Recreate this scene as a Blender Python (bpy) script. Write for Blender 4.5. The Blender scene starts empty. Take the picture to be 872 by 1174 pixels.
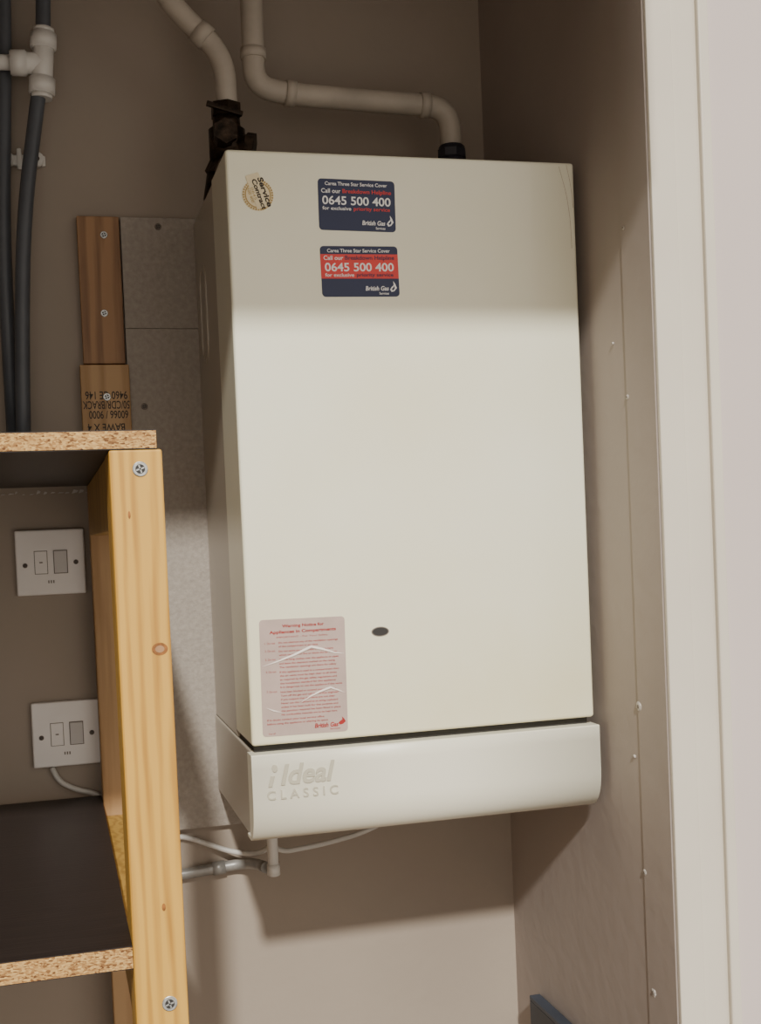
import bpy, bmesh, math, random
from mathutils import Vector, Matrix
random.seed(4)
SC=bpy.context.scene
COL=SC.collection
# ------------------------------------------------------------------ materials
def mat(name,col,rough=.5,var=.06,scale=8,bump=0,bscale=80,metal=0,spec=.5,coat=0,stretch=(1,1,1),col2=None,detail=4):
    m=bpy.data.materials.new(name);m.use_nodes=True;nt=m.node_tree;b=nt.nodes['Principled BSDF']
    tc=nt.nodes.new('ShaderNodeTexCoord');mp=nt.nodes.new('ShaderNodeMapping')
    mp.inputs['Scale'].default_value=stretch
    nt.links.new(tc.outputs['Object'],mp.inputs['Vector'])
    n=nt.nodes.new('ShaderNodeTexNoise');n.inputs['Scale'].default_value=scale;n.inputs['Detail'].default_value=detail
    nt.links.new(mp.outputs[0],n.inputs['Vector'])
    r=nt.nodes.new('ShaderNodeValToRGB')
    c2=col2 if col2 else tuple(max(0,c*(1-2.2*var)) for c in col)
    c1=col if col2 else tuple(min(1,c*(1+var)) for c in col)
    r.color_ramp.elements[0].position=.3;r.color_ramp.elements[1].position=.7
    r.color_ramp.elements[0].color=(*c2,1);r.color_ramp.elements[1].color=(*c1,1)
    nt.links.new(n.outputs['Fac'],r.inputs[0]);nt.links.new(r.outputs[0],b.inputs['Base Color'])
    b.inputs['Roughness'].default_value=rough;b.inputs['Metallic'].default_value=metal
    b.inputs['Specular IOR Level'].default_value=spec
    b.inputs['Coat Weight'].default_value=coat
    if bump:
        n2=nt.nodes.new('ShaderNodeTexNoise');n2.inputs['Scale'].default_value=bscale;n2.inputs['Detail'].default_value=5
        nt.links.new(mp.outputs[0],n2.inputs['Vector'])
        bp=nt.nodes.new('ShaderNodeBump');bp.inputs['Strength'].default_value=bump;bp.inputs['Distance'].default_value=.002
        nt.links.new(n2.outputs['Fac'],bp.inputs['Height']);nt.links.new(bp.outputs[0],b.inputs['Normal'])
    return m
def grime(m,zlo,zhi,stain,amount):
    """yellow grime patches on the enamel towards its lower edge (object space)"""
    nt=m.node_tree;b=nt.nodes['Principled BSDF'];ramp=nt.nodes['Color Ramp'] if 'Color Ramp' in nt.nodes else [x for x in nt.nodes if x.bl_idname=='ShaderNodeValToRGB'][0]
    tc=[x for x in nt.nodes if x.bl_idname=='ShaderNodeTexCoord'][0]
    sx=nt.nodes.new('ShaderNodeSeparateXYZ');nt.links.new(tc.outputs['Object'],sx.inputs[0])
    mr=nt.nodes.new('ShaderNodeMapRange');mr.interpolation_type='SMOOTHSTEP'
    mr.inputs['From Min'].default_value=zhi;mr.inputs['From Max'].default_value=zlo
    mr.inputs['To Min'].default_value=0;mr.inputs['To Max'].default_value=amount
    nt.links.new(sx.outputs['Z'],mr.inputs['Value'])
    n=nt.nodes.new('ShaderNodeTexNoise');n.inputs['Scale'].default_value=9;n.inputs['Detail'].default_value=6
    nt.links.new(tc.outputs['Object'],n.inputs['Vector'])
    mu=nt.nodes.new('ShaderNodeMath');mu.operation='MULTIPLY';nt.links.new(mr.outputs[0],mu.inputs[0]);nt.links.new(n.outputs['Fac'],mu.inputs[1])
    mx=nt.nodes.new('ShaderNodeMix');mx.data_type='RGBA'
    nt.links.new(mu.outputs[0],mx.inputs['Factor']);nt.links.new(ramp.outputs[0],mx.inputs[6]);mx.inputs[7].default_value=(*stain,1)
    nt.links.new(mx.outputs[2],b.inputs['Base Color'])
def chip(name):
    m=bpy.data.materials.new(name);m.use_nodes=True;nt=m.node_tree;b=nt.nodes['Principled BSDF']
    tc=nt.nodes.new('ShaderNodeTexCoord');mp=nt.nodes.new('ShaderNodeMapping');mp.inputs['Scale'].default_value=(1,1,2.2)
    nt.links.new(tc.outputs['Object'],mp.inputs['Vector'])
    v=nt.nodes.new('ShaderNodeTexVoronoi');v.inputs['Scale'].default_value=420
    nt.links.new(mp.outputs[0],v.inputs['Vector'])
    sp=nt.nodes.new('ShaderNodeSeparateColor');nt.links.new(v.outputs['Color'],sp.inputs[0])
    r=nt.nodes.new('ShaderNodeValToRGB');e=r.color_ramp.elements
    e[0].position=0;e[0].color=(.13,.05,.015,1);e[1].position=1;e[1].color=(.66,.43,.16,1)
    x=e.new(.2);x.color=(.34,.17,.055,1);x=e.new(.6);x.color=(.50,.29,.10,1)
    nt.links.new(sp.outputs[0],r.inputs[0]);nt.links.new(r.outputs[0],b.inputs['Base Color'])
    b.inputs['Roughness'].default_value=.8
    bp=nt.nodes.new('ShaderNodeBump');bp.inputs['Strength'].default_value=.6;bp.inputs['Distance'].default_value=.001
    nt.links.new(sp.outputs[1],bp.inputs['Height']);nt.links.new(bp.outputs[0],b.inputs['Normal'])
    return m
def wood(name,light,dark,scale=1.0,rough=.55):
    m=bpy.data.materials.new(name);m.use_nodes=True;nt=m.node_tree;b=nt.nodes['Principled BSDF']
    tc=nt.nodes.new('ShaderNodeTexCoord')
    mp=nt.nodes.new('ShaderNodeMapping');mp.inputs['Scale'].default_value=(1,1,.06)
    nt.links.new(tc.outputs['Object'],mp.inputs['Vector'])
    w=nt.nodes.new('ShaderNodeTexWave');w.wave_type='BANDS';w.bands_direction='X'
    w.inputs['Scale'].default_value=26*scale;w.inputs['Distortion'].default_value=9;w.inputs['Detail'].default_value=3;w.inputs['Detail Scale'].default_value=1.5
    nt.links.new(mp.outputs[0],w.inputs['Vector'])
    n=nt.nodes.new('ShaderNodeTexNoise');n.inputs['Scale'].default_value=150;n.inputs['Detail'].default_value=5
    nt.links.new(mp.outputs[0],n.inputs['Vector'])
    ad=nt.nodes.new('ShaderNodeMath');ad.operation='MULTIPLY_ADD';ad.inputs[1].default_value=.35
    nt.links.new(w.outputs['Fac'],ad.inputs[0])
    ml=nt.nodes.new('ShaderNodeMath');ml.operation='MULTIPLY';ml.inputs[1].default_value=.65
    nt.links.new(n.outputs['Fac'],ml.inputs[0]);nt.links.new(ml.outputs[0],ad.inputs[2])
    r=nt.nodes.new('ShaderNodeValToRGB');r.color_ramp.elements[0].position=.15;r.color_ramp.elements[1].position=.6
    r.color_ramp.elements[0].color=(*dark,1);r.color_ramp.elements[1].color=(*light,1)
    nt.links.new(ad.outputs[0],r.inputs[0]);nt.links.new(r.outputs[0],b.inputs['Base Color'])
    b.inputs['Roughness'].default_value=rough
    bp=nt.nodes.new('ShaderNodeBump');bp.inputs['Strength'].default_value=.25;bp.inputs['Distance'].default_value=.001
    nt.links.new(ad.outputs[0],bp.inputs['Height']);nt.links.new(bp.outputs[0],b.inputs['Normal'])
    return m
M={}
M['wall']=mat('taupe_wall_paint',(.35,.29,.235),.75,.05,3,.25,60)
M['wallr']=mat('greyish_wall_paint',(.385,.33,.295),.7,.05,3,.35,45)
M['wallf']=mat('pale_pink_white_paint',(.58,.505,.475),.6,.02,3,.1,60)
M['trim']=mat('cream_gloss_trim',(.63,.58,.49),.45,.03,5,.1,60)
M['filler']=mat('white_filler',(.58,.54,.50),.8,.1,200,.5,300)
M['floor']=mat('floor_vinyl',(.22,.17,.13),.6,.1,5)
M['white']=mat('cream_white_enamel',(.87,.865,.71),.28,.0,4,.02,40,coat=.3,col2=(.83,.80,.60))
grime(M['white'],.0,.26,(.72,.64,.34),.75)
M['side']=mat('shaded_side_enamel',(.46,.41,.33),.28,.03,3,.02,40,coat=.2)  # front enamel darkened: shade on the boiler's dim side is in this colour
M['cover']=mat('cover_white_plastic',(.82,.795,.66),.38,.01,3)
M['letter']=mat('lettering_relief_shade',(.48,.45,.35),.38,.01,3)  # cover plastic darkened: the grey relief shading of the letters is painted in
M['dark']=mat('dark_void',(.03,.027,.025),.7,.1,20)
M['seam']=mat('seam_shadow_grey',(.20,.17,.14),.6,.1,20)
M['scr']=mat('scratch_tan',(.45,.36,.24),.6,.1,20)
M['navy']=mat('navy_print',(.010,.018,.070),.35,.05,20)
M['red']=mat('red_print',(.72,.045,.04),.4,.05,20)
M['pw']=mat('white_print',(.88,.88,.88),.4,.02,20)
M['foil']=mat('pinkish_foil_label',(.50,.385,.34),.38,.05,30,.15,60,metal=.15)
M['crease']=mat('silver_crease',(.85,.78,.72),.3,.05,60)
M['ink']=mat('red_label_ink',(.34,.014,.014),.5,.1,60)
M['gold']=mat('gold_print',(.45,.30,.09),.4,.1,200)
M['cream']=mat('cream_paper',(.80,.70,.46),.5,.05,60)
M['black']=mat('black_ink',(.03,.02,.015),.6,.1,60)
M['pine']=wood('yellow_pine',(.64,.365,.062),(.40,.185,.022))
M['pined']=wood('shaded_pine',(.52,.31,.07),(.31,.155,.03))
M['knot']=mat('pine_knot',(.33,.12,.02),.6,.2,300)
M['bat']=wood('reddish_brown_timber',(.38,.21,.10),(.17,.08,.035),.5)
M['bat2']=wood('tan_timber',(.50,.31,.15),(.33,.18,.07),.4)
M['chip']=chip('raw_chipboard_edge')
M['mel']=mat('dark_brown_melamine',(.030,.021,.019),.42,.0,1,.1,60,stretch=(.3,8,8),col2=(.016,.011,.010))
M['mel'].node_tree.nodes['Noise Texture'].inputs['Scale'].default_value=40
M['board']=mat('grey_cement_board',(.37,.325,.28),.85,.07,160,.5,260)
M['pipe']=mat('painted_pipe_cream',(.50,.44,.365),.55,.08,20,.2,120)
M['grey']=mat('slate_grey_plastic_pipe',(.085,.092,.105),.45,.08,20)
M['fit']=mat('white_plastic_fitting',(.72,.70,.66),.4,.03,20)
M['bronze']=mat('tarnished_bronze',(.05,.032,.02),.45,.4,90,.6,150,metal=.7)
M['rubber']=mat('black_collar',(.03,.03,.04),.5,.2,60)
M['sock']=mat('white_switch_plastic',(.84,.80,.77),.35,.02,20)
M['sockg']=mat('grey_switch_rocker',(.55,.52,.50),.35,.02,20)
M['screw']=mat('zinc_screw',(.55,.56,.55),.35,.15,300,metal=.8)
M['brass']=mat('dull_screw',(.16,.13,.11),.45,.2,300,metal=.6)
M['cable']=mat('white_cable_sheath',(.62,.60,.56),.45,.05,30)
M['metal']=mat('dull_grey_pipe',(.34,.33,.31),.4,.1,60,metal=.3)
M['char']=mat('charcoal_blue_board',(.03,.036,.048),.5,.1,20)
M['charl']=mat('dark_blue_edge',(.045,.055,.075),.5,.1,20)
# ------------------------------------------------------------------ mesh helpers
W={}
def merge(bm,t,mi):
    for f in t.faces:f.material_index=mi
    me=bpy.data.meshes.new('t');t.to_mesh(me);t.free();bm.from_mesh(me);bpy.data.meshes.remove(me)
def box(bm,x0,x1,y0,y1,z0,z1,mi=0,bev=0,seg=2,rot=None):
    t=bmesh.new();bmesh.ops.create_cube(t,size=1)
    for v in t.verts:v.co=Vector(((v.co.x+.5)*(x1-x0)+x0,(v.co.y+.5)*(y1-y0)+y0,(v.co.z+.5)*(z1-z0)+z0))
    if bev:bmesh.ops.bevel(t,geom=t.edges[:],offset=bev,segments=seg,affect='EDGES',profile=.5)
    if rot:
        c=Vector(((x0+x1)/2,(y0+y1)/2,(z0+z1)/2))
        bmesh.ops.rotate(t,cent=c,matrix=Matrix.Rotation(rot[0],3,rot[1]),verts=t.verts)
    merge(bm,t,mi)
def cyl(bm,p0,p1,r,mi=0,seg=32,r2=None,bev=0):
    p0=Vector(p0);p1=Vector(p1);d=p1-p0
    t=bmesh.new();bmesh.ops.create_cone(t,cap_ends=True,segments=seg,radius1=r,radius2=r if r2 is None else r2,depth=d.length)
    if bev:
        ed=[e for e in t.edges if abs(e.verts[0].co.z-e.verts[1].co.z)<1e-6]
        bmesh.ops.bevel(t,geom=ed,offset=bev,segments=3,affect='EDGES')
    q=d.to_track_quat('Z','Y').to_matrix()
    for v in t.verts:v.co=q@v.co+(p0+p1)/2
    t.normal_update()
    if seg>8:
        for f in t.faces:
            if len(f.verts)==4:f.smooth=True
    merge(bm,t,mi)
def round_path(pts,rad,n=8):
    P=[Vector(p) for p in pts];out=[P[0]]
    for i in range(1,len(P)-1):
        a=P[i-1]-P[i];b=P[i+1]-P[i];r=min(rad,a.length*.49,b.length*.49)
        s=P[i]+a.normalized()*r;e=P[i]+b.normalized()*r
        for k in range(n+1):
            u=k/n;out.append(s*(1-u)**2+P[i]*2*u*(1-u)+e*u*u)
    out.append(P[-1]);return out
def tube(bm,pts,r,mi=0,rad=.03,seg=20,n=8):
    P=round_path(pts,rad,n);t=bmesh.new();rings=[]
    up=Vector((0,1,0.01)).normalized()
    for i,p in enumerate(P):
        d=(P[min(i+1,len(P)-1)]-P[max(i-1,0)]).normalized()
        u=(up-d*up.dot(d)).normalized();w=d.cross(u);up=u
        rings.append([t.verts.new(p+(u*math.cos(a)+w*math.sin(a))*r) for a in [2*math.pi*k/seg for k in range(seg)]])
    for a,b in zip(rings,rings[1:]):
        for k in range(seg):
            f=t.faces.new((a[k],a[(k+1)%seg],b[(k+1)%seg],b[k]));f.smooth=True
    t.faces.new(rings[0]);t.faces.new(rings[-1])
    merge(bm,t,mi)
def poly(bm,pts,y0,y1,mi=0):
    """flat outline in x,z extruded in y"""
    t=bmesh.new();a=[t.verts.new((p[0],y0,p[1])) for p in pts];b=[t.verts.new((p[0],y1,p[1])) for p in pts]
    t.faces.new(a);t.faces.new(b);n=len(a)
    for k in range(n):t.faces.new((a[k],a[(k+1)%n],b[(k+1)%n],b[k]))
    bmesh.ops.recalc_face_normals(t,faces=t.faces);merge(bm,t,mi)
def polyx(bm,pts,x0,x1,mi=0,smooth=False):
    """outline in y,z extruded in x"""
    t=bmesh.new();a=[t.verts.new((x0,p[0],p[1])) for p in pts];b=[t.verts.new((x1,p[0],p[1])) for p in pts]
    t.faces.new(a);t.faces.new(b);n=len(a)
    for k in range(n):
        f=t.faces.new((a[k],a[(k+1)%n],b[(k+1)%n],b[k]));f.smooth=smooth
    bmesh.ops.recalc_face_normals(t,faces=t.faces);merge(bm,t,mi)
def rrect(x0,x1,z0,z1,r,n=6,ang=0):
    o=[]
    for cx,cz,a0 in ((x1-r,z1-r,0),(x0+r,z1-r,90),(x0+r,z0+r,180),(x1-r,z0+r,270)):
        for k in range(n+1):
            a=math.radians(a0+90*k/n);o.append((cx+r*math.cos(a),cz+r*math.sin(a)))
    if ang:
        mx,mz=(x0+x1)/2,(z0+z1)/2;c,s=math.cos(ang),math.sin(ang)
        o=[(mx+(x-mx)*c-(z-mz)*s,mz+(x-mx)*s+(z-mz)*c) for x,z in o]
    return o
def ell(cx,cz,rx,rz,n=32):
    return [(cx+rx*math.cos(2*math.pi*k/n),cz+rz*math.sin(2*math.pi*k/n)) for k in range(n)]
def text(bm,s,x0,x1,z0,z1,y,mi,ext=.0002,bold=0,shear=0,ang=0,piv=None):
    cu=bpy.data.curves.new('t','FONT');cu.body=s;cu.size=1;cu.extrude=.001;cu.offset=bold;cu.resolution_u=4;cu.shear=shear
    ob=bpy.data.objects.new('t',cu);COL.objects.link(ob);bpy.context.view_layer.update()
    ev=ob.evaluated_get(bpy.context.evaluated_depsgraph_get());me=bpy.data.meshes.new_from_object(ev)
    t=bmesh.new();t.from_mesh(me);bpy.data.meshes.remove(me);bpy.data.objects.remove(ob);bpy.data.curves.remove(cu)
    xs=[v.co.x for v in t.verts];ys=[v.co.y for v in t.verts]
    ax,bx,ay,by=min(xs),max(xs),min(ys),max(ys)
    c,sn=math.cos(ang),math.sin(ang)
    px,pz=piv if piv else ((x0+x1)/2,(z0+z1)/2)
    for v in t.verts:
        X=x0+(v.co.x-ax)/(bx-ax)*(x1-x0);Z=z0+(v.co.y-ay)/(by-ay)*(z1-z0)
        Yy=y-(ext if v.co.z>0 else 0)
        v.co=Vector((px+(X-px)*c-(Z-pz)*sn,Yy,pz+(X-px)*sn+(Z-pz)*c))
    bmesh.ops.recalc_face_normals(t,faces=t.faces)
    merge(bm,t,mi)
def empty(name,loc,label,cat,parent=None,group=None):
    o=bpy.data.objects.new(name,None);COL.objects.link(o);o.empty_display_size=.05
    W[o.name]=Vector(loc);o.location=loc
    if parent:o.parent=parent;o.location=Vector(loc)-W[parent.name]
    if label:o['label']=label
    if cat:o['category']=cat
    if group:o['group']=group
    return o
def fin(bm,name,mats,parent=None,label=None,cat=None,group=None,kind=None,norm=True):
    xs=[v.co.x for v in bm.verts];ys=[v.co.y for v in bm.verts];zs=[v.co.z for v in bm.verts]
    c=Vector(((min(xs)+max(xs))/2,(min(ys)+max(ys))/2,min(zs)))
    for v in bm.verts:v.co-=c
    if norm:bmesh.ops.recalc_face_normals(bm,faces=bm.faces)
    me=bpy.data.meshes.new(name);bm.to_mesh(me);bm.free()
    for m in mats:me.materials.append(M[m])
    o=bpy.data.objects.new(name,me);COL.objects.link(o);W[o.name]=c;o.location=c
    if parent:o.parent=parent;o.location=c-W[parent.name]
    if label:o['label']=label
    if cat:o['category']=cat
    if group:o['group']=group
    if kind:o['kind']=kind
    return o
B=bmesh.new
def screw_mesh(bm,x,y,z,r=.0045,ang=.3,mi=0,md=1):
    cyl(bm,(x,y+.002,z),(x,y-.0012,z),r,mi,24,bev=.0006)
    cyl(bm,(x,y-.0012,z),(x,y-.00125,z),r*.62,md,20)
    for a in (ang,ang+math.pi/2):
        dx,dz=math.cos(a)*r*.55,math.sin(a)*r*.55;w=r*.10;nx,nz=-math.sin(a)*w,math.cos(a)*w
        poly(bm,[(x+dx+nx,z+dz+nz),(x-dx+nx,z-dz+nz),(x-dx-nx,z-dz-nz),(x+dx-nx,z+dz-nz)],y-.0016,y-.001,mi)
def screw(x,y,z,parent,r=.0045,ang=.3,m='screw',label=None):
    bm=B();screw_mesh(bm,x,y,z,r,ang)
    return fin(bm,'screw',[m,'dark'],parent,label)
# ------------------------------------------------------------------ room shell
bm=B();box(bm,-1.0,.402,0,.06,0,2.6)
rr=random.Random(9)
for k in range(26):   # ragged flecks of bare plaster where the paint stops under the shelf
    x=-.36+k*.0085;w_=rr.uniform(.002,.007);h_=rr.uniform(.001,.004);z_=1.6625+rr.uniform(-.001,.001)
    poly(bm,[(x,z_),(x+w_,z_+h_*.4),(x+w_*1.2,z_+h_),(x+w_*.4,z_+h_*1.3)],-.0012,.001,1)
fin(bm,'wall_back',['wall','filler'],kind='structure')
bm=B();box(bm,.402,.46,-.461,.06,0,2.6)
box(bm,.4008,.402,-.461,-.398,0,2.6,0,.0005)
for (y,z,s) in ((-.40,1.729,.003),(-.400,1.401,.0055),(-.400,1.223,.0035),(-.41,1.097,.005),(-.405,1.905,.0025),(-.385,1.345,.002),(-.37,1.79,.0015)):
    t=bmesh.new();bmesh.ops.create_icosphere(t,subdivisions=3,radius=1)
    for v in t.verts:
        k=1+random.uniform(-.18,.18)
        v.co=Vector((.4012+v.co.x*.0012,y+v.co.y*s*k*1.2,z+v.co.z*s*k))
    for f in t.faces:f.smooth=True
    merge(bm,t,1)
    cyl(bm,(.402,y,z),(.3996,y,z),s*.38,2,12)
fin(bm,'wall_right',['wallr','filler','seam'],kind='structure',norm=False)
bm=B();box(bm,.470,1.3,-.466,-.40,0,2.6);fin(bm,'wall_front',['wallf'],kind='structure')
bm=B()
box(bm,.4022,.4300,-.4670,-.4611,0,2.6,0,.0012)
box(bm,.4300,.4560,-.4650,-.4611,0,2.6,0,.0008)
box(bm,.4585,.4700,-.4700,-.4611,0,2.6,0,.0018)
box(bm,.4560,.4585,-.4630,-.4611,0,2.6,0)
fin(bm,'trim_1',['trim'],kind='structure')
bm=B();box(bm,-1.06,-1.0,-2.6,.06,0,2.6);fin(bm,'wall_left',['wall'],kind='structure')
bm=B();box(bm,-1.06,1.3,-3,.06,-.05,0);fin(bm,'floor',['floor'],kind='structure')
bm=B();box(bm,-1.06,1.3,-.80,.06,2.6,2.65);fin(bm,'ceiling',['wall'],kind='structure')
bm=B();box(bm,-1.0,.341,-.80,-.72,2.17,2.6);fin(bm,'wall_upper',['wallf'],kind='structure')
# ------------------------------------------------------------------ boiler
D=.312
bo=empty('boiler',(.195,-.16,1.275),'cream white wall-hung gas boiler with stickers on its front panel','boiler')
bm=B()
box(bm,.0015,.3885,-.200,-.0122,1.372,1.998,0,.002)
box(bm,.004,.386,-.300,-.19,1.366,1.99,1)
fin(bm,'casing',['side','dark'],bo,'cream steel side casing with its shade in the colour')
bm=B()   # rear side handle outline
ring=rrect(-.108,-.052,1.812,1.930,.024)
t=bmesh.new();o1=[t.verts.new((.0003,p[0],p[1])) for p in ring]
ins=rrect(-.1040,-.0560,1.8160,1.9260,.021);i1=[t.verts.new((.0003,p[0],p[1])) for p in ins];i2=[t.verts.new((.0013,p[0],p[1])) for p in ins];o2=[t.verts.new((.0017,p[0],p[1])) for p in ring]
n=len(ring)
for k in range(n):
    j=(k+1)%n
    t.faces.new((o1[k],o1[j],i1[j],i1[k]));t.faces.new((i1[k],i1[j],i2[j],i2[k]));t.faces.new((o2[k],o2[j],o1[j],o1[k]))
t.faces.new(i2)
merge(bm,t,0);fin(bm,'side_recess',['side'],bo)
bm=B()
box(bm,0,.39,-D,-.2012,1.3788,2.0,0,.0035,3)
box(bm,.0006,.0012,-.2012,-.200,1.3788,2.0,1)
# fine curved scratches near the top corner
for pts in ([(.372,1.995),(.380,1.965),(.3835,1.935),(.384,1.905)],[(.381,1.997),(.3855,1.975),(.3875,1.950)]):
    tube(bm,[(p[0],-D,p[1]) for p in pts],.00022,2,.01,6,4)
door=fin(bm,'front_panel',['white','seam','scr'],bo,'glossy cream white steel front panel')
# lower casing and cover
bm=B()
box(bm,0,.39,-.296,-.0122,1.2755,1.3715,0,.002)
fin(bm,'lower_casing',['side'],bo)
bm=B()
prof=[(-.292,1.3705),(-.3175,1.3705),(-.3190,1.3695)]
prof+=[(-.3190,1.355),(-.3190,1.340)]
for k in range(0,13):
    a=k/12*math.pi/2;prof.append((-.290-.0289*math.cos(a),1.318-.0425*math.sin(a)))
prof+=[(-.27,1.2755),(-.27,1.279),(-.29,1.279)]
polyx(bm,prof,-.0025,.3925,0,False)
cov=fin(bm,'control_cover',['cover'],bo,'white curved lower cover with raised lettering')
me=cov.data
for p in me.polygons:
    if len(p.vertices)==4 and abs(p.normal.x)<.5 and p.normal.y<-.02 and p.normal.z<.05:p.use_smooth=True
bm=B()
text(bm,"Ideal",.0275,.086,1.337,1.3590,-.3184,0,.0019,bold=.02,shear=.25)
poly(bm,[(.0140,1.3365),(.0180,1.3365),(.0212,1.3475),(.0172,1.3475)],-.3203,-.3184)
poly(bm,ell(.0215,1.3555,.0030,.0038,20),-.3203,-.3184)
text(bm,"C L A S S I C",.0125,.0885,1.3225,1.3320,-.3182,0,.0020,bold=.004)
fin(bm,'raised_lettering',['letter'],cov,'raised moulded lettering with its grey relief shading in the colour')
bm=B()
poly(bm,ell(.144,1.491,.0098,.0052),-D-.0006,-D+.001,1);poly(bm,ell(.144,1.491,.0086,.0043),-D-.0008,-D+.001,0)
fin(bm,'sight_hole',['dark','seam'],door,'small black oval opening')
bm=B();tube(bm,[(.052,-.10,1.2760),(.052,-.10,1.183)],.0068,0,.01,20);cyl(bm,(.052,-.10,1.196),(.052,-.10,1.181),.0080,0,24,bev=.001)
fin(bm,'drain_pipe',['fit'],bo,'short white pipe stub')
Y=-D-.0004
def gas_sticker(x0,x1,z0,z1,ang,kind):
    bm=B();h=z1-z0;w=x1-x0;piv=((x0+x1)/2,(z0+z1)/2)
    poly(bm,rrect(x0,x1,z0,z1,.004,6,ang),Y,-D+.0002,0)
    if kind:
        c,s=math.cos(ang),math.sin(ang)
        pts=[(x0,z0+h*.36),(x1,z0+h*.36),(x1,z0+h*.84),(x0,z0+h*.84)]
        pts=[(piv[0]+(x-piv[0])*c-(z-piv[1])*s,piv[1]+(x-piv[0])*s+(z-piv[1])*c) for x,z in pts]
        poly(bm,pts,Y-.0001,-D+.0002,2)
    def T(s,a,b,c,d,mi,bold=.01,sh=0):text(bm,s,x0+w*a,x0+w*b,z0+h*c,z0+h*d,Y-.0001,mi,.0003,bold,sh,ang,piv)
    k=0 if kind else 2
    T("Carea Three Star Service Cover",.09,.90,.875,.945,1)
    T("Call our",.04,.29,.725,.81,1)
    T("Breakdown Helpline",.315,.95,.705,.81,k)
    T("0645 500 400",.05,.94,.50,.67,1,.015)
    T("for exclusive",.05,.42,.395,.465,1)
    T("priority service",.455,.93,.375,.465,k)
    T("British Gas",.56,.86,.12,.21,1,.02,.15)
    T("Services",.735,.86,.04,.09,1)
    fl=[(0,0),(.035,.02),(.07,.10),(.05,.20),(.025,.27),(.03,.17),(.0,.12),(-.02,.06)]
    pts=[(x0+w*(.90+p[0]),z0+h*(.10+p[1]*.8)) for p in fl];poly(bm,pts,Y-.0003,Y,1)
    fl=[(.02,.035),(.042,.09),(.035,.15),(.018,.10),(.0,.07)]
    pts=[(x0+w*(.90+p[0]),z0+h*(.10+p[1]*.8)) for p in fl];poly(bm,pts,Y-.0004,Y,0)
    return bm
fin(gas_sticker(.0965,.1805,1.9185,1.9725,-.01,0),'sticker',['navy','pw','red'],door,'navy blue rectangular sticker with white telephone number')
fin(gas_sticker(.0962,.1812,1.8490,1.9025,.012,1),'sticker',['navy','pw','red'],door,'navy and red rectangular sticker with white telephone number')
# round seal
bm=B();cx,cz=.0325,1.9535
poly(bm,ell(cx,cz,.0165,.0165,48),Y,-D+.0002,0)
for k in range(36):
    a=2*math.pi*k/36;poly(bm,ell(cx+.0152*math.cos(a),cz+.0152*math.sin(a),.0010,.0010,8),Y-.0002,Y,1)
for k in range(48):
    a=2*math.pi*k/48;b_=2*math.pi*(k+1)/48
    poly(bm,[(cx+.0138*math.cos(a),cz+.0138*math.sin(a)),(cx+.0138*math.cos(b_),cz+.0138*math.sin(b_)),(cx+.0126*math.cos(b_),cz+.0126*math.sin(b_)),(cx+.0126*math.cos(a),cz+.0126*math.sin(a))],Y-.0002,Y,1)
poly(bm,rrect(cx-.018,cx+.018,cz-.0030,cz+.0115,.001,3,-1.25),Y-.0003,Y,0)
text(bm,"Service",cx-.0165,cx+.015,cz+.0052,cz+.0112,Y-.0003,2,.0002,.03,.1,-1.25,(cx,cz))
text(bm,"Contract",cx-.0165,cx+.016,cz-.0012,cz+.0040,Y-.0003,2,.0002,.03,.1,-1.25,(cx,cz))
text(bm,"0645",cx-.009,cx+.004,cz-.0052,cz-.0024,Y-.0003,1,.0001,.0,.1,-1.25,(cx,cz))
text(bm,"500 400",cx-.010,cx+.006,cz-.0090,cz-.0062,Y-.0003,1,.0001,.0,.1,-1.25,(cx,cz))
fin(bm,'sticker',['cream','gold','black'],door,'round cream and gold seal sticker with diagonal lettering')
# warning notice
bm=B();x0,x1,z0,z1=.0125,.1045,1.3875,1.5105
poly(bm,rrect(x0,x1,z0,z1,.004,6,-.012),Y,-D+.0002,0)
def T(s,a,b,zt,h,mi=1,bold=.0,sh=0):text(bm,s,x0+.092*a,x0+.092*b,z1-zt-h,z1-zt,Y,mi,.0002,bold,sh)
T("Warning Notice for",.27,.76,.0055,.0042,1,.03)
T("Appliances in Compartments",.12,.90,.0115,.0044,1,.03)
T("IMPORTANT - For Your Safety",.20,.80,.0180,.0022)
body=["Do not obstruct any of the ventilation openings","of this compartment at any time","Do not store any household articles in here","which could catch fire or block the air supply","Do not hang clothes over the appliance or pipes","and leave the clearance marked on the casing","The ventilation openings are there for safety","If this appliance is used in a compartment then","the air vents must be kept clear at all times","as required by the gas safety regulations and","the installation standard for this appliance","It is dangerous to use the appliance if the vents","have been blocked or covered over in any way","Turn off the gas and call the service engineer","if you suspect that the vents are not clear","Never use this cupboard as an airing cupboard","unless it has been built for that purpose and","the partition required has been fitted in place","No combustible materials are to be kept here","If in doubt contact your local service office","before using the appliance or altering its space"]
zt=.0235
for i,l in enumerate(body):
    ind=.22 if i<19 else .05
    if i in (0,2,4,7,12,19):
        if i<19:text(bm,"%d. Do not"%(1+i//2),x0+.0055,x0+.0165,z1-zt-.0022,z1-zt,Y,1,.0002)
        if i: zt+=.0010
    wd=min(.95,ind+len(l)*.0148)
    T(l,ind,wd,zt,.0025,1,.012);zt+=.0040
T("British Gas",.60,.88,.1125,.0050,1,.03,.2)
T("Services",.78,.90,.1185,.0018,1)
T("Tear off",.06,.14,.119,.0016,1)
fl=[(0,0),(.035,.02),(.07,.10),(.05,.20),(.025,.27),(.03,.17),(.0,.12),(-.02,.06)]
poly(bm,[(x0+.092*(.90+p[0]),z0+.007+p[1]*.032) for p in fl],Y-.0002,Y,1)
notice=fin(bm,'notice_label',['foil','ink'],door,'pinkish foil warning notice printed in red, creased')
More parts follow.
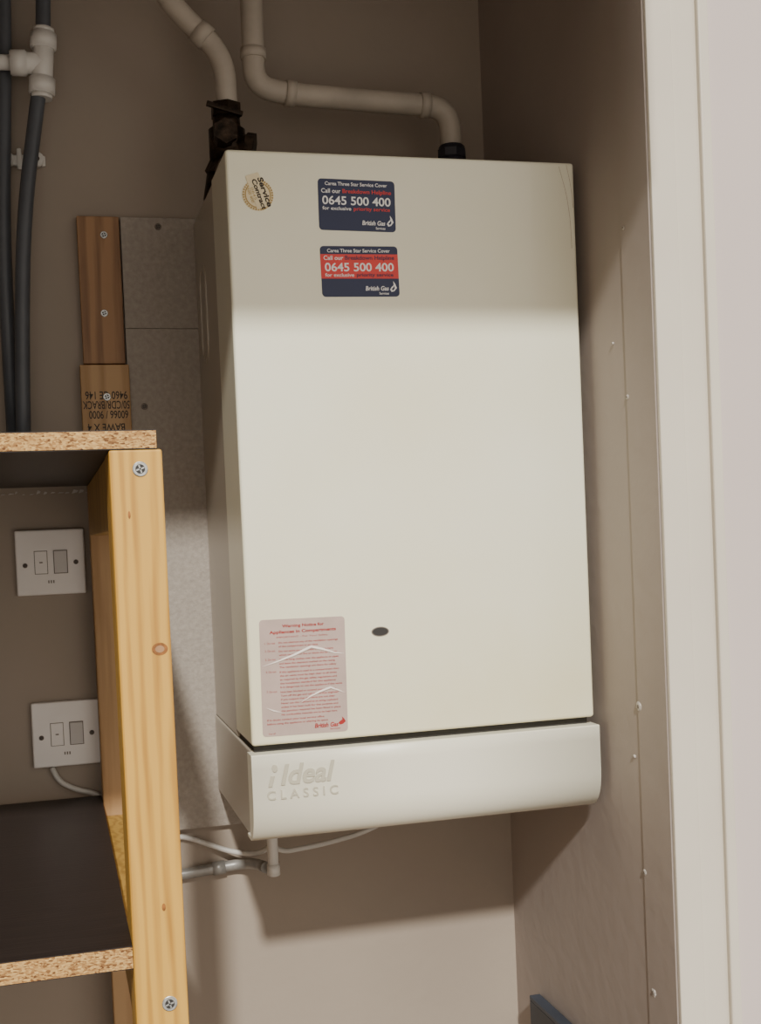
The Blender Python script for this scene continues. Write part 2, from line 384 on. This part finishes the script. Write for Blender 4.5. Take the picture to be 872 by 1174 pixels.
bm=B()
def crease(pts,wd,h):
    t=bmesh.new();n=len(pts);top=[];mid=[];bot=[]
    for i,p in enumerate(pts):
        k=math.sin(math.pi*(i/(n-1))*.96+.06)
        top.append(t.verts.new((p[0],Y-.0001,p[1]+wd*k)));mid.append(t.verts.new((p[0],Y-.0003-h*k,p[1])));bot.append(t.verts.new((p[0],Y-.0001,p[1]-wd*k*.6)))
    for i in range(n-1):
        t.faces.new((top[i],top[i+1],mid[i+1],mid[i]));t.faces.new((mid[i],mid[i+1],bot[i+1],bot[i]))
    merge(bm,t,0)
crease([(x0+.002,1.462),(x0+.018,1.466),(x0+.036,1.4715),(x0+.055,1.479),(x0+.068,1.4755),(x0+.080,1.4715),(x0+.091,1.470)],.0022,.0014)
crease([(x0+.040,1.4205),(x0+.052,1.427),(x0+.064,1.4315),(x0+.074,1.4345),(x0+.083,1.431),(x0+.090,1.428)],.0018,.0014)
crease([(x0+.004,1.4185),(x0+.012,1.4145),(x0+.022,1.412)],.0012,.0009)
fin(bm,'crease',['crease'],notice,'pale silvery crease in the label',norm=False)
# ------------------------------------------------------------------ pipes above the boiler
pa=empty('heating_pipe',(.03,-.10,2.0),'cream painted copper pipe with tarnished bronze valve above the boiler','pipe')
bm=B();tube(bm,[(-.075,-.10,2.62-.03),(-.070,-.10,2.32),(-.030,-.10,2.245),(-.010,-.10,2.222),(.037,-.10,2.178),(.038,-.10,2.105)],.0128,0,.03)
cyl(bm,(-.058,-.10,2.298),(-.047,-.10,2.278),.0150,0);cyl(bm,(.006,-.10,2.207),(.018,-.10,2.196),.0150,0)
fin(bm,'pipe',['pipe'],pa)
bm=B()
cyl(bm,(.036,-.10,2.120),(.036,-.10,2.104),.019,0,6);cyl(bm,(.036,-.10,2.106),(.036,-.10,2.088),.0165,0,24,bev=.002)
cyl(bm,(.036,-.10,2.094),(.036,-.10,2.046),.022,0,28,bev=.005)
cyl(bm,(.036,-.10,2.072),(.062,-.115,2.066),.014,0,8);cyl(bm,(.056,-.115,2.067),(.066,-.118,2.065),.016,0,6)
cyl(bm,(.030,-.10,2.070),(.028,-.138,2.074),.012,0,8);cyl(bm,(.028,-.134,2.074),(.028,-.146,2.074),.015,0,6)
cyl(bm,(.036,-.10,2.05),(.026,-.10,2.030),.021,0,6);cyl(bm,(.026,-.10,2.034),(.020,-.10,2.001),.0165,0,24,bev=.002)
box(bm,.010,.054,-.120,-.114,2.106,2.112,0,.001,rot=(.25,'Y'))
fin(bm,'valve',['bronze'],pa,'tarnished dark bronze valve')
pb=empty('heating_pipe',(.20,-.10,2.0),'cream painted pipe bending across above the boiler into a black collar','pipe')
bm=B();tube(bm,[(.076,-.10,2.59),(.072,-.10,2.143),(.12,-.10,2.136),(.320,-.10,2.130),(.321,-.10,2.07)],.0136,0,.032,24,10)
cyl(bm,(.110,-.10,2.1375),(.122,-.10,2.136),.0155,0);cyl(bm,(.281,-.10,2.1312),(.293,-.10,2.131),.0155,0);cyl(bm,(.0725,-.10,2.176),(.0725,-.10,2.188),.0155,0)
fin(bm,'pipe',['pipe'],pb)
bm=B();cyl(bm,(.321,-.10,2.082),(.321,-.10,2.001),.0165,0,28,bev=.002);cyl(bm,(.321,-.10,2.076),(.321,-.10,2.066),.0185,0,8);fin(bm,'collar',['rubber'],pb,'black pipe collar')
# ------------------------------------------------------------------ grey pipes
bm=B();tube(bm,[(-.214,-.022,2.59),(-.215,-.022,2.256),(-.231,-.022,1.964),(-.229,-.022,1.687)],.0088,0,.08)
fin(bm,'water_pipe',['grey'],None,'slate grey plastic water pipe clipped to the wall','pipe')
pc=empty('water_pipe',(-.20,-.05,1.687),'slate grey plastic water pipe with white tee fitting','pipe')
bm=B();tube(bm,[(-.168,-.045,2.59),(-.169,-.045,2.26),(-.174,-.045,2.18),(-.205,-.045,1.996),(-.214,-.045,1.85),(-.2195,-.045,1.687)],.0088,0,.10)
fin(bm,'pipe',['grey'],pc)
bm=B()
ax=Vector((-.0055,0,-.07)).normalized();c0=Vector((-.174,-.045,2.177))
cyl(bm,c0-ax*.036,c0+ax*.036,.0125,0,32)
for s in (-1,1):
    cyl(bm,c0+ax*s*.017,c0+ax*s*.037,.0155,0,32,bev=.0015);cyl(bm,c0+ax*s*.037,c0+ax*s*.042,.0125,0,32)
bx=Vector((-1,0,-.02)).normalized()
cyl(bm,c0,c0+bx*.036,.0125,0,32);cyl(bm,c0+bx*.018,c0+bx*.038,.0150,0,32,bev=.0015);cyl(bm,c0+bx*.038,c0+bx*.12,.0090,0,32)
fin(bm,'tee_fitting',['fit'],pc,'white push-fit tee connector')
bm=B()
box(bm,-.232,-.176,-.008,-.0003,2.066,2.079,0,.002)
for x in (-.222,-.186):
    cyl(bm,(x,-.0005,2.0725),(x,-.016,2.0725),.0085,0,24,bev=.001);cyl(bm,(x,-.016,2.0725),(x,-.017,2.0725),.003,1,12)
box(bm,-.210,-.204,-.012,-.006,2.060,2.086,0,.002)
fin(bm,'pipe_clip',['fit','brass'],None,'small white plastic pipe clip on the wall','pipe clip')
# ------------------------------------------------------------------ backing boards and battens
def board(z0,z1,scr,label):
    e=empty('backing_board',(.15,-.006,z0),label,'board')
    bm=B();box(bm,-.0895,.392,-.0120,-.0003,z0,z1,0,.0008);fin(bm,'panel',['board'],e)
    for x,z in scr:screw(x,-.012,z,e,.0042,random.random(),'brass')
board(1.8662,2.005,[(-.043,1.9935)],'rough grey cement board strip fixed above a larger board')
board(1.228,1.8658,[(-.0705,1.768)],'large rough grey cement board fixed behind the boiler')
e=empty('batten',(-.117,-.01,1.8215),'reddish brown timber batten screwed to the wall','batten')
bm=B();box(bm,-.1425,-.0915,-.016,-.0003,1.8215,2.004,0,.001);fin(bm,'timber',['bat'],e)
screw(-.1105,-.016,1.981,e);screw(-.1145,-.016,1.884,e)
e=empty('batten',(-.118,-.012,1.687),'tan timber block stamped with black lettering screwed to the wall','batten')
bm=B();box(bm,-.1475,-.0880,-.022,-.0003,1.687,1.8195,0,.001)
for s,a,b,z,h in (("9460 CE 146",.06,.92,1.7765,.0100),("50/CDR/BRACK",.02,.98,1.7645,.0100),("60066 / 9000",.06,.86,1.7525,.0100),("BAWE X 4",.14,.90,1.7370,.0095)):
    text(bm,s,-.1475+.0595*(1-b),-.1475+.0595*(1-a),z,z+h,-.022,1,.0002,.01,0,math.pi)
fin(bm,'timber',['bat2','black'],e);screw(-.1165,-.0222,1.7795,e,.0048)
# ------------------------------------------------------------------ shelving unit
su=empty('shelving_unit',(-.43,-.30,0),'rough pine and dark chipboard shelving unit beside the boiler','shelving')
ys=-.608
def shelf(x0,x1,z0,z1,y1):
    bm=B();box(bm,x0,x1,ys,y1,z0+.0008,z1-.0008,0);box(bm,x0,x1,ys+.0006,y1,z1-.0008,z1,1);box(bm,x0,x1,ys+.0006,y1,z0,z0+.0008,1)
    fin(bm,'shelf',['chip','mel'],su,'dark melamine shelf with raw chipboard edge')
shelf(-.90,-.1095,1.6710,1.6862,-.002)
shelf(-.90,-.1468,1.2640,1.2822,-.012)
bm=B();box(bm,-.1465,-.1055,ys,-.545,0.001,1.6708,0,.0018)
for cx_,cz_,rx,rz in ((-.1145,1.514,.0062,.0050),(-.121,1.31,.0015,.003),(-.133,1.62,.0010,.003)):
    poly(bm,ell(cx_,cz_,rx,rz),ys-.0002,ys+.001,1)
poly(bm,ell(-.1145,1.514,.0036,.0028),ys-.0003,ys+.001,2)
fin(bm,'post',['pine','knot','bat'],su,'yellow pine post with knots')
bm=B();box(bm,-.1460,-.1080,-.047,-.0105,0.001,1.6708,0,.0018);fin(bm,'post',['bat2'],su)
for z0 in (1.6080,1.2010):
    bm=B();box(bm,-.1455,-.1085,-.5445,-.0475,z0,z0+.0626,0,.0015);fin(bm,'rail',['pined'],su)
screw(-.1230,ys,1.6555,su,.0060);screw(-.1200,ys,1.2330,su,.0060)
# ------------------------------------------------------------------ fused spur switches
def spur(cx,cz,ang,label):
    e=empty('fused_switch',(cx,-.005,cz-.042),label,'wall switch',group='fused switches on the wall')
    bm=B();box(bm,cx-.0415,cx+.0415,-.0095,-.0003,cz-.0405,cz+.0405,0,.0022,3,rot=(ang,'Y'));fin(bm,'face_plate',['sock'],e)
    bm=B()
    box(bm,cx-.0195,cx-.0035,-.0100,-.0090,cz-.0145,cz+.0145,1,.0003);box(bm,cx-.0188,cx-.0042,-.0108,-.0090,cz-.0138,cz+.0138,0,.0005)
    box(bm,cx-.0135,cx-.0095,-.0112,-.0100,cz-.0008,cz+.0008,1,.0003)
    fin(bm,'fuse_carrier',['sock','seam'],e)
    bm=B()
    box(bm,cx+.0035,cx+.0205,-.0102,-.0090,cz-.0145,cz+.0145,1,.0003)
    polyx(bm,[(-.009,cz-.0135),(-.0108,cz-.0135),(-.0118,cz),(-.0140,cz+.0135),(-.009,cz+.0135)],cx+.0045,cx+.0195,0)
    fin(bm,'rocker',['sockg','seam'],e,'grey rocker switch')
    for s in (-1,1):screw(cx+s*.0305,-.0095,cz-.002+s*.001,e,.0030,.8,'brass')
    bm=B()
    for k in range(3):box(bm,cx-.004+k*.003,cx-.0025+k*.003,-.0099,-.0090,cz-.0260,cz-.0225,0)
    fin(bm,'cord_grip_mark',['seam'],e)
spur(-.1940,1.5775,-.0,'square white fused switch on the wall above another one')
spur(-.1850,1.3630,-.0,'square white fused switch with cable leaving below it')
# ------------------------------------------------------------------ cables and pipe below
bm=B();tube(bm,[(-.205,-.006,1.3215),(-.197,-.006,1.303),(-.175,-.006,1.290),(-.150,-.006,1.284),(-.125,-.0055,1.240),(-.095,-.0055,1.2205),(-.047,-.006,1.219),(-.015,-.010,1.205),(.009,-.02,1.196),(.040,-.035,1.192),(.062,-.05,1.205),(.07,-.06,1.2745)],.0034,0,.02,12)
fin(bm,'electric_cable',['cable'],None,'thin white electric cable running from the switch to the boiler','cable')
bm=B();tube(bm,[(.055,-.045,1.2745),(.058,-.04,1.205),(.075,-.04,1.193),(.13,-.035,1.196),(.18,-.03,1.203),(.215,-.03,1.215),(.245,-.04,1.2745)],.0034,0,.03,12)
fin(bm,'electric_cable',['cable'],None,'thin white electric cable looping under the boiler','cable')
bm=B();tube(bm,[(-.105,-.0075,1.168),(-.046,-.0075,1.170),(.030,-.0095,1.176),(.042,-.045,1.182),(.0455,-.087,1.188)],.0070,0,.02,16)
cyl(bm,(-.012,-.009,1.1725),(.004,-.009,1.174),.0086,0,20)
fin(bm,'gas_pipe',['metal'],None,'dull grey metal pipe running along the wall below the boiler','pipe')
# ------------------------------------------------------------------ dark board at the bottom
bm=B();box(bm,.3860,.4005,-.44,-.087,.0005,.974,0,.001);box(bm,.3858,.4006,-.44,-.0868,.974,.980,1,.001)
fin(bm,'leaning_board',['char','charl'],None,'dark charcoal board standing against the wall','board')
# ------------------------------------------------------------------ light
w=bpy.data.worlds.new('w');SC.world=w;w.use_nodes=True;nt=w.node_tree;bg=nt.nodes['Background']
bg.inputs[0].default_value=(1.0,.91,.80,1);bg.inputs[1].default_value=1.10
sd=bpy.data.lights.new('ceiling_spot','SUN');sd.energy=4.1;sd.angle=.050;sd.color=(1,.97,.90)
so=bpy.data.objects.new('ceiling_spot',sd);COL.objects.link(so);so.location=(-.5,-4,4.5)
so.rotation_euler=Vector((.18,1,-.71)).to_track_quat('-Z','Y').to_euler()
# ------------------------------------------------------------------ camera
yaw,pitch,roll,f=.2632,-.0289,-.0426,1400.08
F=Vector((math.sin(yaw)*math.cos(pitch),math.cos(yaw)*math.cos(pitch),math.sin(pitch)))
R=Vector((math.cos(yaw),-math.sin(yaw),0));U=R.cross(F)
c,s=math.cos(roll),math.sin(roll);R2=c*R+s*U;U2=-s*R+c*U
cd=bpy.data.cameras.new('camera');cd.sensor_fit='AUTO';cd.sensor_width=36;cd.lens=f*36/1174;cd.shift_y=61.0/1174;cd.clip_start=.01
co=bpy.data.objects.new('camera',cd);COL.objects.link(co)
m=Matrix((R2,U2,-F)).transposed().to_4x4();m.translation=Vector((-.1937,-1.5782,1.6001));co.matrix_world=m
SC.camera=co
